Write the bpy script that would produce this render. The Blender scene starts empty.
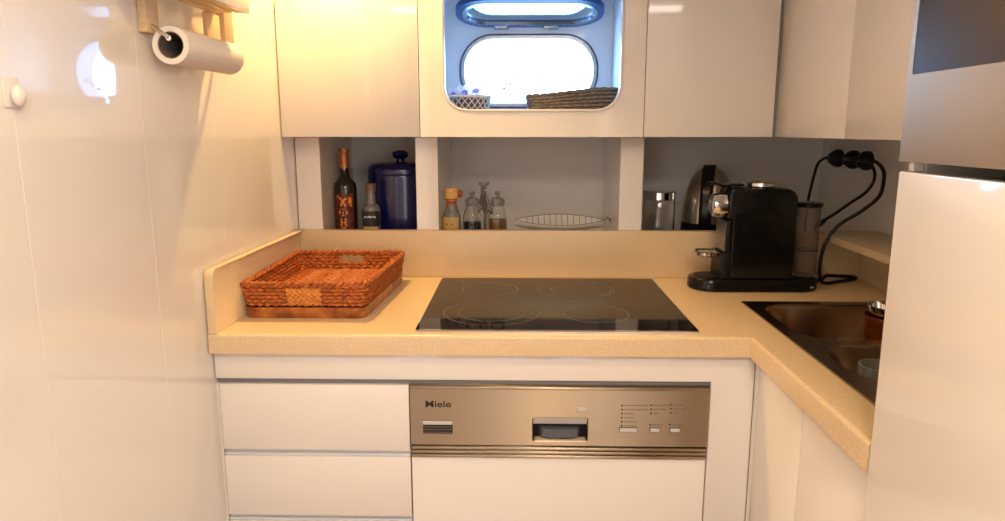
import bpy, bmesh, math, random
from mathutils import Vector, Matrix
random.seed(7)
PI = math.pi
S = bpy.context.scene
COL = S.collection

# ------------------------------------------------------------------ camera
FPX = 700.0
VX, VY = 518.0, 130.0
d = Vector(((VX - 502.5) / FPX, (VY - 260.5) / FPX, 1.0)).normalized()
u = Vector((0, -1, d.y / d.z)).normalized()
xw = d.cross(u)
cam_d = bpy.data.cameras.new('camera')
cam = bpy.data.objects.new('camera', cam_d)
COL.objects.link(cam)
right = Vector((xw.x, d.x, u.x)); down = Vector((xw.y, d.y, u.y)); fwd = Vector((xw.z, d.z, u.z))
M = Matrix.Identity(4)
for i in range(3):
    M[i][0] = right[i]; M[i][1] = -down[i]; M[i][2] = -fwd[i]
M[0][3], M[1][3], M[2][3] = 0, 0, 1.31
cam.matrix_world = M
cam_d.sensor_width = 36.0
cam_d.lens = 36.0 * FPX / 1005.0
cam_d.clip_start = 0.02
S.camera = cam

# ------------------------------------------------------------------ world, exposure
w = bpy.data.worlds.new('sky'); S.world = w; w.use_nodes = True
bg = w.node_tree.nodes['Background']
bg.inputs[0].default_value = (0.27, 0.56, 1.0, 1)
bg.inputs[1].default_value = 24.0
S.view_settings.view_transform = 'Standard'
S.view_settings.look = 'None'
S.view_settings.exposure = -0.20
S.view_settings.gamma = 1.0
S.view_settings.use_curve_mapping = False


def area(name, loc, rot, sx, sy, power, col):
    l = bpy.data.lights.new(name, 'AREA'); l.shape = 'RECTANGLE'; l.size = sx; l.size_y = sy
    l.energy = power; l.color = col
    o = bpy.data.objects.new(name, l); COL.objects.link(o)
    o.location = loc; o.rotation_euler = rot
    return o


def spot(name, loc, power, col, ang=110, blend=0.6, rad=0.025):
    l = bpy.data.lights.new(name, 'SPOT'); l.energy = power; l.color = col
    l.spot_size = math.radians(ang); l.spot_blend = blend; l.shadow_soft_size = rad
    o = bpy.data.objects.new(name, l); COL.objects.link(o)
    o.location = loc
    return o


CEIL = 1.95
WARM = (1.0, 0.66, 0.31)
AMBER = (1.0, 0.60, 0.20)
# added fill panels under the ceiling and behind the camera
area('ceiling_fill', (0.15, -0.35, CEIL - 0.012), (0, 0, 0), 0.7, 0.5, 22, (1.0, 0.92, 0.84))
area('saloon_front_fill', (-0.05, -2.42, 1.15), (PI / 2, 0, 0), 1.0, 1.5, 5, (1.0, 0.94, 0.90))
area('saloon_left_fill', (-1.2, -2.42, 1.15), (PI / 2, 0, 0), 0.8, 1.5, 16, (1.0, 0.94, 0.90))
area('saloon_side_fill', (1.35, -2.42, 1.15), (PI / 2, 0, 0), 1.3, 1.5, 32, (1.0, 0.92, 0.85))
sal = area('saloon_fill', (2.2, -1.5, 1.35), (0, 0, 0), 1.2, 0.8, 36, (1.0, 0.93, 0.88))
sal.rotation_euler = (Vector((-0.4, 0.9, 0.9)) - Vector(sal.location)).to_track_quat('-Z', 'Y').to_euler()
portal = area('porthole_portal', (0.034, 2.50, 1.50), (-PI / 2, 0, 0), 0.5, 0.32, 1, (1, 1, 1))
portal.data.cycles.is_portal = True
LAMPS = [(-0.46, 1.73, 46, 112), (-0.285, 0.55, 8, 164), (0.12, 0.55, 13, 164), (0.36, 0.55, 4, 164), (0.1, -0.3, 11, 164)]
for lx, ly, lp, la in LAMPS:
    spot('downlight_glow', (lx, ly, CEIL - 0.018), lp, WARM if ly < 1.5 else AMBER, la, 0.5)


# the lamp beside the left cabinet is tilted towards its door
tilt = spot('downlight_beam', (-0.47, 1.70, CEIL - 0.018), 13, AMBER, 44, 0.9, 0.02)
tilt.rotation_euler = (Vector((-0.47, 1.86, 1.765)) - Vector(tilt.location)).to_track_quat('-Z', 'Y').to_euler()

# ------------------------------------------------------------------ materials
def mat(name, col, rough=0.5, metal=0.0, coat=0.0, coat_rough=0.03, spec=0.5, trans=0.0, ior=1.45,
        col2=None, scale=40.0, bump=0.0, stretch=None, emit=None, emit_s=0.0, contrast=(0.35, 0.65), detail=4.0, bump_dist=0.002):
    m = bpy.data.materials.new(name); m.use_nodes = True
    nt = m.node_tree; b = nt.nodes['Principled BSDF']
    b.inputs['Base Color'].default_value = (*col, 1)
    b.inputs['Roughness'].default_value = rough
    b.inputs['Metallic'].default_value = metal
    b.inputs['Coat Weight'].default_value = coat
    b.inputs['Coat Roughness'].default_value = coat_rough
    b.inputs['Specular IOR Level'].default_value = spec
    b.inputs['Transmission Weight'].default_value = trans
    b.inputs['IOR'].default_value = ior
    if emit:
        b.inputs['Emission Color'].default_value = (*emit, 1)
        b.inputs['Emission Strength'].default_value = emit_s
    if col2 or bump:
        tc = nt.nodes.new('ShaderNodeTexCoord'); n = nt.nodes.new('ShaderNodeTexNoise')
        n.inputs['Scale'].default_value = scale; n.inputs['Detail'].default_value = detail
        if stretch:
            mp = nt.nodes.new('ShaderNodeMapping'); mp.inputs['Scale'].default_value = stretch
            nt.links.new(tc.outputs['Object'], mp.inputs['Vector']); nt.links.new(mp.outputs[0], n.inputs['Vector'])
        else:
            nt.links.new(tc.outputs['Object'], n.inputs['Vector'])
        if col2:
            r = nt.nodes.new('ShaderNodeValToRGB')
            r.color_ramp.elements[0].position = contrast[0]; r.color_ramp.elements[1].position = contrast[1]
            r.color_ramp.elements[0].color = (*col, 1); r.color_ramp.elements[1].color = (*col2, 1)
            nt.links.new(n.outputs['Fac'], r.inputs['Fac']); nt.links.new(r.outputs[0], b.inputs['Base Color'])
        if bump:
            bp = nt.nodes.new('ShaderNodeBump'); bp.inputs['Strength'].default_value = bump
            bp.inputs['Distance'].default_value = bump_dist
            nt.links.new(n.outputs['Fac'], bp.inputs['Height']); nt.links.new(bp.outputs[0], b.inputs['Normal'])
    return m


MT = dict(
    leverm=mat('slate_grey_plastic', (0.10, 0.11, 0.13), 0.35),
    wall=mat('gloss_wall_panel', (0.80, 0.775, 0.745), 0.35, coat=1.0, coat_rough=0.025),
    lacquer=mat('white_lacquer', (0.80, 0.76, 0.71), 0.35, coat=0.7, coat_rough=0.06),
    carcass=mat('cabinet_board', (0.72, 0.68, 0.63), 0.6),
    niche=mat('niche_board', (0.78, 0.75, 0.72), 0.45),
    channel=mat('grey_channel', (0.62, 0.64, 0.68), 0.4),
    paint=mat('white_paint', (0.78, 0.80, 0.82), 0.4, coat=0.3),
    ceil=mat('ceiling_paint', (0.78, 0.75, 0.70), 0.7),
    teak=mat('teak_panel', (0.20, 0.09, 0.035), 0.45, col2=(0.30, 0.14, 0.06), scale=5, stretch=(6, 6, 1)),
    floor=mat('teak_floor', (0.20, 0.09, 0.035), 0.4, col2=(0.30, 0.14, 0.06), scale=12, stretch=(1, 14, 1)),
    stone=mat('beige_composite_stone', (0.64, 0.475, 0.275), 0.34, col2=(0.74, 0.58, 0.37), scale=420, coat=0.25, coat_rough=0.2, detail=2),
    hob=mat('black_ceramic_glass', (0.008, 0.005, 0.003), 0.05, spec=0.24),
    hobring=mat('cooking_ring_print', (0.13, 0.11, 0.09), 0.3),
    steel=mat('brushed_steel', (0.45, 0.365, 0.265), 0.40, metal=1.0),
    steelk=mat('satin_kettle_steel', (0.62, 0.57, 0.50), 0.26, metal=1.0),
    steelh=mat('brushed_steel_sheet', (0.45, 0.36, 0.25), 0.42, metal=1.0, bump=0.10, scale=60, stretch=(1, 2, 40)),
    sink=mat('satin_sink_steel', (0.36, 0.29, 0.21), 0.24, metal=1.0),
    chrome=mat('chrome', (0.82, 0.82, 0.82), 0.08, metal=1.0),
    chromeb=mat('porthole_metal', (0.30, 0.33, 0.38), 0.25, metal=1.0),
    gasket=mat('blue_rubber_gasket', (0.012, 0.045, 0.15), 0.35),
    black=mat('black_plastic', (0.006, 0.0055, 0.0055), 0.16, spec=0.3),
    blackm=mat('matt_black_plastic', (0.008, 0.0075, 0.0075), 0.45, spec=0.25),
    dark=mat('dark_gap', (0.02, 0.018, 0.016), 0.7),
    glass=mat('clear_glass', (0.96, 0.97, 0.97), 0.02, trans=1.0, ior=1.45),
    thinglass=mat('smoked_tank', (0.62, 0.56, 0.50), 0.05, trans=0.92, ior=1.1),
    darkglass=mat('dark_oven_glass', (0.040, 0.029, 0.020), 0.22, spec=0.22),
    bottle=mat('dark_bottle_glass', (0.022, 0.016, 0.010), 0.08, coat=0.5),
    capsule=mat('copper_foil', (0.42, 0.13, 0.04), 0.35, metal=0.4, col2=(0.55, 0.22, 0.07), scale=60),
    labelred=mat('red_label', (0.035, 0.008, 0.005), 0.5, col2=(0.20, 0.035, 0.012), scale=90),
    orange=mat('orange_print', (0.75, 0.25, 0.05), 0.5),
    gold=mat('gold_print', (0.75, 0.48, 0.18), 0.5),
    labelblk=mat('black_label', (0.02, 0.02, 0.022), 0.5),
    script=mat('white_print', (0.75, 0.74, 0.70), 0.5),
    labelyel=mat('yellow_label', (0.70, 0.47, 0.16), 0.6, col2=(0.60, 0.36, 0.10), scale=120),
    clearjar=mat('pale_glass', (0.42, 0.41, 0.39), 0.06, trans=0.6, coat=0.6),
    cobalt=mat('cobalt_stoneware', (0.003, 0.006, 0.07), 0.25, coat=0.4, coat_rough=0.08),
    cork=mat('yellow_cork', (0.72, 0.40, 0.12), 0.7, col2=(0.80, 0.50, 0.20), scale=120),
    redwood=mat('red_wood', (0.40, 0.09, 0.03), 0.5),
    salt=mat('white_salt', (0.85, 0.82, 0.78), 0.9, bump=0.5, scale=500),
    pepper=mat('dark_peppercorns', (0.03, 0.025, 0.03), 0.6, col2=(0.12, 0.10, 0.09), scale=260, bump=0.8),
    spice=mat('brown_spice', (0.16, 0.06, 0.02), 0.7, col2=(0.55, 0.27, 0.07), scale=200, bump=0.8),
    pewter=mat('dark_pewter', (0.22, 0.21, 0.20), 0.35, metal=0.8),
    ceramic=mat('white_ceramic', (0.74, 0.72, 0.70), 0.2, coat=0.5),
    greyline=mat('grey_glaze_and_shadow_line', (0.22, 0.22, 0.24), 0.4),
    wicker=mat('orange_rattan', (0.17, 0.030, 0.006), 0.55, col2=(0.55, 0.15, 0.022), scale=120, bump=0.5, contrast=(0.3, 0.7)),
    wickerl=mat('light_rattan', (0.50, 0.17, 0.035), 0.55, col2=(0.72, 0.30, 0.07), scale=130, bump=0.4),
    bamboo=mat('brown_bamboo', (0.20, 0.048, 0.012), 0.4, col2=(0.56, 0.19, 0.04), scale=22, coat=0.3, contrast=(0.4, 0.62)),
    bambool=mat('pale_bamboo_lip', (0.55, 0.36, 0.16), 0.4),
    beech=mat('pale_beech', (0.70, 0.50, 0.28), 0.45, col2=(0.76, 0.57, 0.34), scale=20, stretch=(1, 1, 8)),
    paper=mat('kitchen_paper', (0.82, 0.77, 0.71), 0.9, bump=0.3, scale=160),
    card=mat('grey_cardboard', (0.16, 0.13, 0.11), 0.8),
    brownweave=mat('brown_seagrass', (0.10, 0.078, 0.06), 0.85, col2=(0.26, 0.21, 0.165), scale=150, bump=0.6, contrast=(0.3, 0.7)),
    liner=mat('brown_liner', (0.16, 0.10, 0.06), 0.8),
    strand=mat('white_strand', (0.75, 0.73, 0.72), 0.6),
    petal=mat('white_petal', (0.95, 0.94, 0.96), 0.6, trans=0.75, ior=1.05),
    purple=mat('purple_petal', (0.62, 0.36, 0.92), 0.6, trans=0.5, ior=1.05),
    stem=mat('green_stem', (0.25, 0.30, 0.14), 0.5),
    copper=mat('copper_brown', (0.42, 0.11, 0.03), 0.25, metal=0.8, col2=(0.22, 0.05, 0.015), scale=30),
    copperin=mat('dark_pan_lining', (0.025, 0.018, 0.014), 0.4),
    lensm=mat('lamp_lens', (1, 0.9, 0.7), 0.3, emit=(1.0, 0.72, 0.40), emit_s=14),
    white=mat('white_plastic', (0.78, 0.75, 0.72), 0.3),
    print_=mat('dark_print', (0.03, 0.025, 0.02), 0.6),
    printg=mat('grey_print', (0.20, 0.16, 0.12), 0.6),
    button=mat('grey_button', (0.55, 0.53, 0.51), 0.35),
    brownlid=mat('brown_lid', (0.16, 0.09, 0.05), 0.5),
)


def brush(m, aniso, rot):
    nt = m.node_tree; b = nt.nodes['Principled BSDF']
    tg = nt.nodes.new('ShaderNodeTangent'); tg.direction_type = 'UV_MAP'; tg.uv_map = 'brush'
    b.inputs['Anisotropic'].default_value = aniso; b.inputs['Anisotropic Rotation'].default_value = rot
    nt.links.new(tg.outputs[0], b.inputs['Tangent'])


brush(MT['steel'], 1.0, 0.25)


# ------------------------------------------------------------------ mesh helpers
class MB:
    def __init__(s): s.bm = bmesh.new()

    def _merge(s, b):
        me = bpy.data.meshes.new('t'); b.to_mesh(me); b.free(); s.bm.from_mesh(me); bpy.data.meshes.remove(me)
        return s

    def box(s, x0, x1, y0, y1, z0, z1, bev=0.0, seg=2, rot=None):
        b = bmesh.new(); bmesh.ops.create_cube(b, size=1.0)
        c = Vector(((x0 + x1) / 2, (y0 + y1) / 2, (z0 + z1) / 2))
        for v in b.verts: v.co = Vector((v.co.x * (x1 - x0), v.co.y * (y1 - y0), v.co.z * (z1 - z0)))
        if bev: bmesh.ops.bevel(b, geom=b.edges[:], offset=bev, segments=seg, affect='EDGES', profile=0.5)
        for v in b.verts: v.co = (rot @ v.co if rot else v.co) + c
        return s._merge(b)

    def loft(s, loops, caps=True, closed=True):
        """loops: lists of equal length of Vectors"""
        b = bmesh.new()
        L = [[b.verts.new(p) for p in lp] for lp in loops]
        n = len(L[0])
        for a, c in zip(L, L[1:]):
            for i in range(n if closed else n - 1):
                j = (i + 1) % n
                b.faces.new((a[i], a[j], c[j], c[i]))
        if caps:
            b.faces.new(L[0][::-1]); b.faces.new(L[-1])
        bmesh.ops.recalc_face_normals(b, faces=b.faces[:])
        return s._merge(b)

    def lathe(s, prof, c=(0, 0, 0), axis='z', seg=28, sx=1.0, sy=1.0, ripple=None):
        loops = []
        for r, h in prof:
            lp = []
            for i in range(seg):
                a = 2 * PI * i / seg
                rr = max(r, 1e-5)
                p = Vector((rr * math.cos(a) * sx, rr * math.sin(a) * sy, h))
                if axis == 'x': p = Vector((p.z, p.x, p.y))
                elif axis == 'y': p = Vector((p.x, p.z, p.y))
                lp.append(p + Vector(c))
            loops.append(lp)
        return s.loft(loops)

    def tube(s, pts, r, seg=8, closed=False):
        pts = [Vector(p) for p in pts]; n = len(pts)
        rs = r if isinstance(r, (list, tuple)) else [r] * n
        loops = []; prev = None
        for i, p in enumerate(pts):
            if closed: t = pts[(i + 1) % n] - pts[i - 1]
            else: t = pts[min(i + 1, n - 1)] - pts[max(i - 1, 0)]
            t.normalize()
            if prev is None:
                a = Vector((0, 0, 1)) if abs(t.z) < 0.9 else Vector((1, 0, 0))
                nrm = (a - t * a.dot(t)).normalized()
            else:
                nrm = (prev - t * prev.dot(t)).normalized()
            prev = nrm; bi = t.cross(nrm)
            loops.append([p + (nrm * math.cos(2 * PI * k / seg) + bi * math.sin(2 * PI * k / seg)) * rs[i] for k in range(seg)])
        if closed: return s.loft(loops + [loops[0]], caps=False)
        return s.loft(loops)

    def prism(s, poly, axis, a0, a1, bev=0.0):
        def P(q, h):
            return Vector((h, q[0], q[1])) if axis == 'x' else Vector((q[0], h, q[1])) if axis == 'y' else Vector((q[0], q[1], h))
        b = bmesh.new()
        A = [b.verts.new(P(q, a0)) for q in poly]; B = [b.verts.new(P(q, a1)) for q in poly]
        n = len(poly)
        fa = b.faces.new(A); fb = b.faces.new(B[::-1])
        for i in range(n): b.faces.new((A[i], B[i], B[(i + 1) % n], A[(i + 1) % n]))
        bmesh.ops.recalc_face_normals(b, faces=b.faces[:])
        if bev:
            es = [e for e in b.edges if fa in e.link_faces or fb in e.link_faces]
            bmesh.ops.bevel(b, geom=es, offset=bev, segments=2, affect='EDGES', profile=0.5)
        return s._merge(b)

    def sphere(s, c, r, sx=1, sy=1, sz=1, seg=16, rot=None):
        b = bmesh.new(); bmesh.ops.create_uvsphere(b, u_segments=seg, v_segments=max(6, seg // 2), radius=r)
        for v in b.verts:
            q = Vector((v.co.x * sx, v.co.y * sy, v.co.z * sz))
            v.co = (rot @ q if rot else q) + Vector(c)
        return s._merge(b)

    def cells(s, xs, ys, inside, z0, z1, bev=None, bevtest=None):
        b = bmesh.new(); top = {}; bot = {}
        def V(dct, i, j, z):
            if (i, j) not in dct: dct[(i, j)] = b.verts.new((xs[i], ys[j], z))
            return dct[(i, j)]
        nx, ny = len(xs) - 1, len(ys) - 1
        ins = [[inside((xs[i] + xs[i + 1]) / 2, (ys[j] + ys[j + 1]) / 2) for j in range(ny)] for i in range(nx)]
        g = lambda i, j: 0 <= i < nx and 0 <= j < ny and ins[i][j]
        for i in range(nx):
            for j in range(ny):
                if not ins[i][j]: continue
                q = [(i, j), (i + 1, j), (i + 1, j + 1), (i, j + 1)]
                b.faces.new([V(top, *k, z1) for k in q]); b.faces.new([V(bot, *k, z0) for k in q][::-1])
                for (di, dj), (p, r) in zip(((0, -1), (1, 0), (0, 1), (-1, 0)), ((0, 1), (1, 2), (2, 3), (3, 0))):
                    if not g(i + di, j + dj):
                        b.faces.new((V(bot, *q[p], z0), V(bot, *q[r], z0), V(top, *q[r], z1), V(top, *q[p], z1)))
        bmesh.ops.recalc_face_normals(b, faces=b.faces[:])
        bmesh.ops.dissolve_limit(b, angle_limit=0.01, verts=b.verts[:], edges=b.edges[:])
        if bev:
            es = [e for e in b.edges if bevtest(e)]
            bmesh.ops.bevel(b, geom=es, offset=bev, segments=4, affect='EDGES', profile=0.5)
        return s._merge(b)

    def plate_hole(s, outer, inner, axis, a0, a1, bev=0.0):
        """outer (p0,p1,q0,q1), inner (cp,cq,hp,hq,rad): plate with a rounded hole; axis 'y' or 'z'"""
        p0, p1, q0, q1 = outer; cp, cq, hp, hq, rad = inner
        cor = []
        for sp in (-1, 1):
            for sq in (-1, 1):
                for k in range(7):
                    a = k * PI / 12
                    cor.append(math.atan2(sq * (hq - rad + rad * math.sin(a)), sp * (hp - rad + rad * math.cos(a))) % (2 * PI))
        angs = sorted([2 * PI * i / 112 + 0.001 for i in range(112)] + cor + [math.atan2(q - cq, p - cp) % (2 * PI) for p in (p0, p1) for q in (q0, q1)])
        I = [rr_point(a, cp, cq, hp, hq, rad) for a in angs]
        O = []
        for a in angs:
            c_, s_ = math.cos(a), math.sin(a)
            t = min([((p1 if c_ > 0 else p0) - cp) / c_ if abs(c_) > 1e-9 else 9e9, ((q1 if s_ > 0 else q0) - cq) / s_ if abs(s_) > 1e-9 else 9e9])
            O.append((cp + c_ * t, cq + s_ * t))
        P = (lambda q, h: Vector((q[0], h, q[1]))) if axis == 'y' else (lambda q, h: Vector((q[0], q[1], h)))
        # front a0, back a1; bevelled hole edge at the front
        I2 = [rr_point(a, cp, cq, hp + bev, hq + bev, rad + bev) for a in angs] if bev else I
        loops = [[P(q, a1) for q in O], [P(q, a0) for q in O], [P(q, a0) for q in I2]]
        if bev: loops.append([P(q, a0 + (bev if a1 > a0 else -bev)) for q in I])
        loops.append([P(q, a1) for q in I]); loops.append(loops[0])
        s.loft(loops, caps=False)
        bmesh.ops.remove_doubles(s.bm, verts=s.bm.verts[:], dist=1e-6)
        return s


def rr_point(a, cp, cq, hp, hq, rad):
    c_, s_ = math.cos(a), math.sin(a)
    lo, hi = 0.0, 2 * (hp + hq)
    for _ in range(40):
        t = (lo + hi) / 2
        x, y = abs(c_ * t), abs(s_ * t)
        qx, qy = x - hp + rad, y - hq + rad
        sd = math.hypot(max(qx, 0), max(qy, 0)) + min(max(qx, qy), 0) - rad
        if sd < 0: lo = t
        else: hi = t
    return (cp + c_ * lo, cq + s_ * lo)


def rr_loop(cp, cq, hp, hq, rad, n=64):
    """evenly spaced points on a rounded rectangle"""
    raw = [rr_point(2 * PI * i / 720, cp, cq, hp, hq, rad) for i in range(720)]
    L = [0.0]
    for i in range(720):
        a, b = raw[i], raw[(i + 1) % 720]; L.append(L[-1] + math.hypot(a[0] - b[0], a[1] - b[1]))
    out = []; k = 0
    for i in range(n):
        t = L[-1] * i / n
        while L[k + 1] < t: k += 1
        f = (t - L[k]) / max(1e-9, L[k + 1] - L[k]); a, b = raw[k], raw[(k + 1) % 720]
        out.append((a[0] + (b[0] - a[0]) * f, a[1] + (b[1] - a[1]) * f))
    return out


def wpos(o):
    v = Vector(o.location)
    return v if o.parent is None else v + wpos(o.parent)


def ob(name, mb, m, parent=None, smooth=35):
    me = bpy.data.meshes.new(name); mb.bm.to_mesh(me); mb.bm.free()
    o = bpy.data.objects.new(name, me); COL.objects.link(o)
    me.materials.append(MT[m])
    for p in me.polygons: p.use_smooth = True
    me.set_sharp_from_angle(angle=math.radians(smooth))
    if m == 'steel':
        uv = me.uv_layers.new(name='brush')
        for l in me.loops:
            c = me.vertices[l.vertex_index].co; uv.data[l.index].uv = (c.x + 0.37 * c.y, c.z)
    if parent is not None:
        off = wpos(parent); me.transform(Matrix.Translation(-off)); o.parent = parent
    return o


def tag(o, label, cat, group=None):
    o['label'] = label; o['category'] = cat
    if group: o['group'] = group
    return o


def thing(name, loc, label, cat, group=None):
    o = bpy.data.objects.new(name, None); COL.objects.link(o); o.location = loc
    o.empty_display_size = 0.05
    return tag(o, label, cat, group)


def struct(name, mb, m, parent=None, smooth=35):
    o = ob(name, mb, m, parent, smooth)
    if parent is None: o['kind'] = 'structure'
    return o


def text_mesh(txt, size, m, parent, name, loc, rot, bold=0.0, sx=1.0):
    c = bpy.data.curves.new('t', 'FONT'); c.body = txt; c.size = size; c.extrude = 0.0003; c.offset = bold
    c.align_x = 'CENTER'; c.align_y = 'CENTER'
    t = bpy.data.objects.new('t', c); COL.objects.link(t)
    bpy.context.view_layer.update()
    me = bpy.data.meshes.new_from_object(t.evaluated_get(bpy.context.evaluated_depsgraph_get()))
    bpy.data.objects.remove(t); me.name = name
    me.transform(Matrix.Translation(Vector(loc) - wpos(parent)) @ rot.to_4x4() @ Matrix.Diagonal((sx, 1, 1, 1)))
    o = bpy.data.objects.new(name, me); COL.objects.link(o); me.materials.clear(); me.materials.append(MT[m]); o.parent = parent
    return o


FACE_Y = Matrix(((1, 0, 0), (0, 0, -1), (0, 1, 0)))      # text that reads from -Y

# ================================================================== SETTING
XL, XR = -0.635, 1.0
YB = 2.35
ZW = 0.90            # worktop
CB = 1.292           # underside of wall cabinets
WALLB = 1.40         # porthole zone uses the hull plate

mb = MB()
for y0, y1 in ((-0.10, 0.30), (0.3006, 0.6), (0.6006, 0.9), (0.9006, 1.2), (1.2006, 1.485), (1.4856, YB)):
    mb.box(XL - 0.03, XL, y0, y1, 0.0, CEIL, 0.0004, 1)
struct('wall_left', mb, 'wall')
struct('wall_right', MB().box(XR, XR + 0.03, -0.6, YB, 0, CEIL), 'niche')
struct('floor', MB().box(-1.9, 2.5, -2.5, 2.5, -0.05, -0.001), 'floor')
struct('ceiling', MB().box(-1.9, 2.5, -2.5, 2.5, CEIL + 0.003, CEIL + 0.05), 'ceil')
struct('wall_behind', MB().box(-1.9, 2.5, -2.53, -2.5, 0, CEIL), 'teak')
struct('wall_saloon_left', MB().box(-1.93, -1.9, -2.5, 0.0, 0, CEIL), 'ceil')
struct('wall_saloon_right', MB().box(2.5, 2.53, -2.5, 0.0, 0, CEIL), 'ceil')
mb = MB().box(-1.9, XL - 0.031, -0.03, 0.0, 0, CEIL); struct('wall_partition_left', mb, 'ceil')
mb = MB().box(XR + 0.031, 2.5, -0.03, 0.0, 0, CEIL); struct('wall_partition_right', mb, 'ceil')
# hull wall with the porthole hole (upper zone) and the flat back of the open shelves (lower zone)
PHX, PHZ, PHW, PHH = 0.034, 1.497, 0.206, 0.098
struct('wall_back', MB().plate_hole((-0.665, 1.03, 1.30, CEIL), (PHX, PHZ, PHW + 0.012, PHH + 0.012, 0.098), 'y', YB + 0.001, YB + 0.06), 'paint')
struct('wall_back_lower', MB().box(-0.665, 1.03, YB + 0.001, YB + 0.03, 0, 1.2995), 'niche')

# open shelf behind the worktop: shelf board and the uprights that divide it
struct('trim_shelf', MB().box(XL + 0.002, 0.996, 1.945, YB - 0.001, 0.95, 0.97), 'niche')
for i, (a, b_) in enumerate(((XL + 0.002, -0.553), (-0.285, -0.223), (0.284, 0.348))):
    struct('trim_%d' % (i + 1), MB().box(a, b_, 1.962, YB - 0.001, 0.971, CB - 0.002, 0.001, 1), 'lacquer')
# thin wall behind the worktop closing the base zone
struct('wall_back_base', MB().box(XL + 0.002, 0.996, 1.97, 1.99, 0.0, 0.948), 'carcass')

# ================================================================== WALL CABINETS
def handleless_door(name, parent, x0, x1, z0, z1, y0=1.86, y1=1.878):
    return ob(name, MB().box(x0, x1, y0, y1, z0, z1, 0.0012, 2), 'lacquer', parent)


t = thing('wall_cabinet', (-0.445, 2.1, CB), 'white gloss wall cabinet left of the porthole, lit by a warm spot', 'cabinet')
ob('body', MB().box(XL + 0.003, -0.258, 1.88, YB - 0.002, CB + 0.001, CEIL - 0.004), 'carcass', t)
handleless_door('door', t, XL + 0.003, -0.2575, CB, CEIL - 0.004)

t = thing('window_cabinet', (0.035, 2.1, CB), 'white gloss panel cabinet with a round-cornered opening onto the porthole', 'cabinet')
ob('front_panel', MB().plate_hole((-0.2555, 0.3255, CB, CEIL - 0.004), (0.036, 1.548, 0.2305, 0.189, 0.062), 'y', 1.86, 1.878, 0.004), 'lacquer', t)
mb = MB()
lo = lambda dh, y: [Vector((x, y, z)) for x, z in [rr_point(2 * PI * i / 96, 0.036, 1.548, 0.2303 + dh, 0.1888 + dh, 0.062 + dh) for i in range(96)]]
mb.loft([lo(0.003, 1.859), lo(-0.0005, 1.8575), lo(-0.004, 1.859), lo(-0.004, 1.884), lo(0.000, 1.884), lo(0.003, 1.859)], caps=False)
ob('opening_trim', mb, 'white', t)
mb = MB().box(-0.2555, -0.244, 1.8805, YB - 0.002, CB + 0.001, 1.80).box(0.304, 0.3255, 1.8805, YB - 0.002, CB + 0.001, 1.80)
mb.box(-0.2435, 0.3035, 1.8805, YB - 0.002, 1.78, 1.80).box(-0.2435, 0.3035, 1.8805, YB - 0.002, CB + 0.001, 1.352)
ob('lining', mb, 'paint', t)

t = thing('wall_cabinet', (0.5, 2.1, CB), 'white gloss wall cabinet right of the porthole, above the kettle', 'cabinet')
ob('body', MB().box(0.327, 0.659, 1.88, YB - 0.002, CB + 0.001, CEIL - 0.004), 'carcass', t)
handleless_door('door', t, 0.3275, 0.6600, CB, CEIL - 0.004)
ob('corner_strip', MB().box(0.6615, 0.665, 1.861, 1.88, CB + 0.004, CEIL - 0.004), 'greyline', t)

t = thing('wall_cabinet', (0.84, 1.4, CB), 'white gloss corner wall cabinet with two doors above the coffee machine', 'cabinet')
ob('body', MB().box(0.689, XR - 0.002, 0.90, 1.878, CB + 0.001, CEIL - 0.004).box(0.672, XR - 0.002, 1.882, YB - 0.002, CB + 0.001, CEIL - 0.004), 'carcass', t)
for y0, y1 in ((1.4700, 1.8595), (0.90, 1.4675)):
    ob('door', MB().box(0.6665, 0.687, y0, y1, CB, CEIL - 0.004, 0.0012, 2), 'lacquer', t)

# ================================================================== PORTHOLE (window)
win = thing('window_1', (PHX, YB, PHZ), 'oval porthole with bright daylight behind, seen through the cabinet opening', 'window')
win['kind'] = 'structure'
lp = lambda dh, y: [Vector((x, y, z)) for x, z in [rr_point(2 * PI * i / 96, PHX, PHZ, PHW + dh, PHH + dh, 0.092 + dh) for i in range(96)]]
ob('window_frame', MB().loft([lp(0.017, YB + 0.0005), lp(0.017, YB - 0.006), lp(0.013, YB - 0.010), lp(0.003, YB - 0.010), lp(0.000, YB - 0.004),
                             lp(0.000, YB + 0.075), lp(0.0115, YB + 0.075), lp(0.0115, YB + 0.0006), lp(0.017, YB + 0.0005)], caps=False), 'chromeb', win)
ob('gasket', MB().loft([lp(0.0195, YB), lp(0.0195, YB - 0.004), lp(0.0172, YB - 0.004), lp(0.0172, YB), lp(0.0195, YB)], caps=False), 'gasket', win)
# opening light swung up on its two hinges
HY, HZ, TH = YB - 0.018, 1.642, math.radians(12)
def cov(x, v, n):   # v = distance from the hinge along the leaf, n = normal offset
    return Vector((x, HY - v * math.cos(TH) - n * math.sin(TH) * -1 * -1, HZ + v * math.sin(TH) + n * math.cos(TH)))
def covloop(dh, n, k=96):
    return [cov(x, 0.110 + q, n) for x, q in [rr_point(2 * PI * i / k, PHX, 0.0, PHW + 0.006 + dh, 0.098 + dh, 0.090 + dh) for i in range(k)]]
cover = thing('porthole_cover', (PHX, HY, HZ), 'oval hinged porthole cover with blue rubber rim, swung up above the porthole', 'window cover')
ob('rim', MB().loft([covloop(0.012, -0.010), covloop(0.012, 0.006), covloop(-0.006, 0.010), covloop(-0.010, 0.000), covloop(-0.004, -0.012), covloop(0.012, -0.010)], caps=False), 'gasket', cover)
ob('metal_ring', MB().loft([covloop(-0.007, -0.0125), covloop(-0.007, -0.006), covloop(-0.020, -0.004), covloop(-0.018, -0.0125), covloop(-0.007, -0.0125)], caps=False), 'chromeb', cover)
ob('pane', MB().loft([covloop(-0.012, -0.003), covloop(-0.012, 0.003)]), 'glass', cover)
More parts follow.
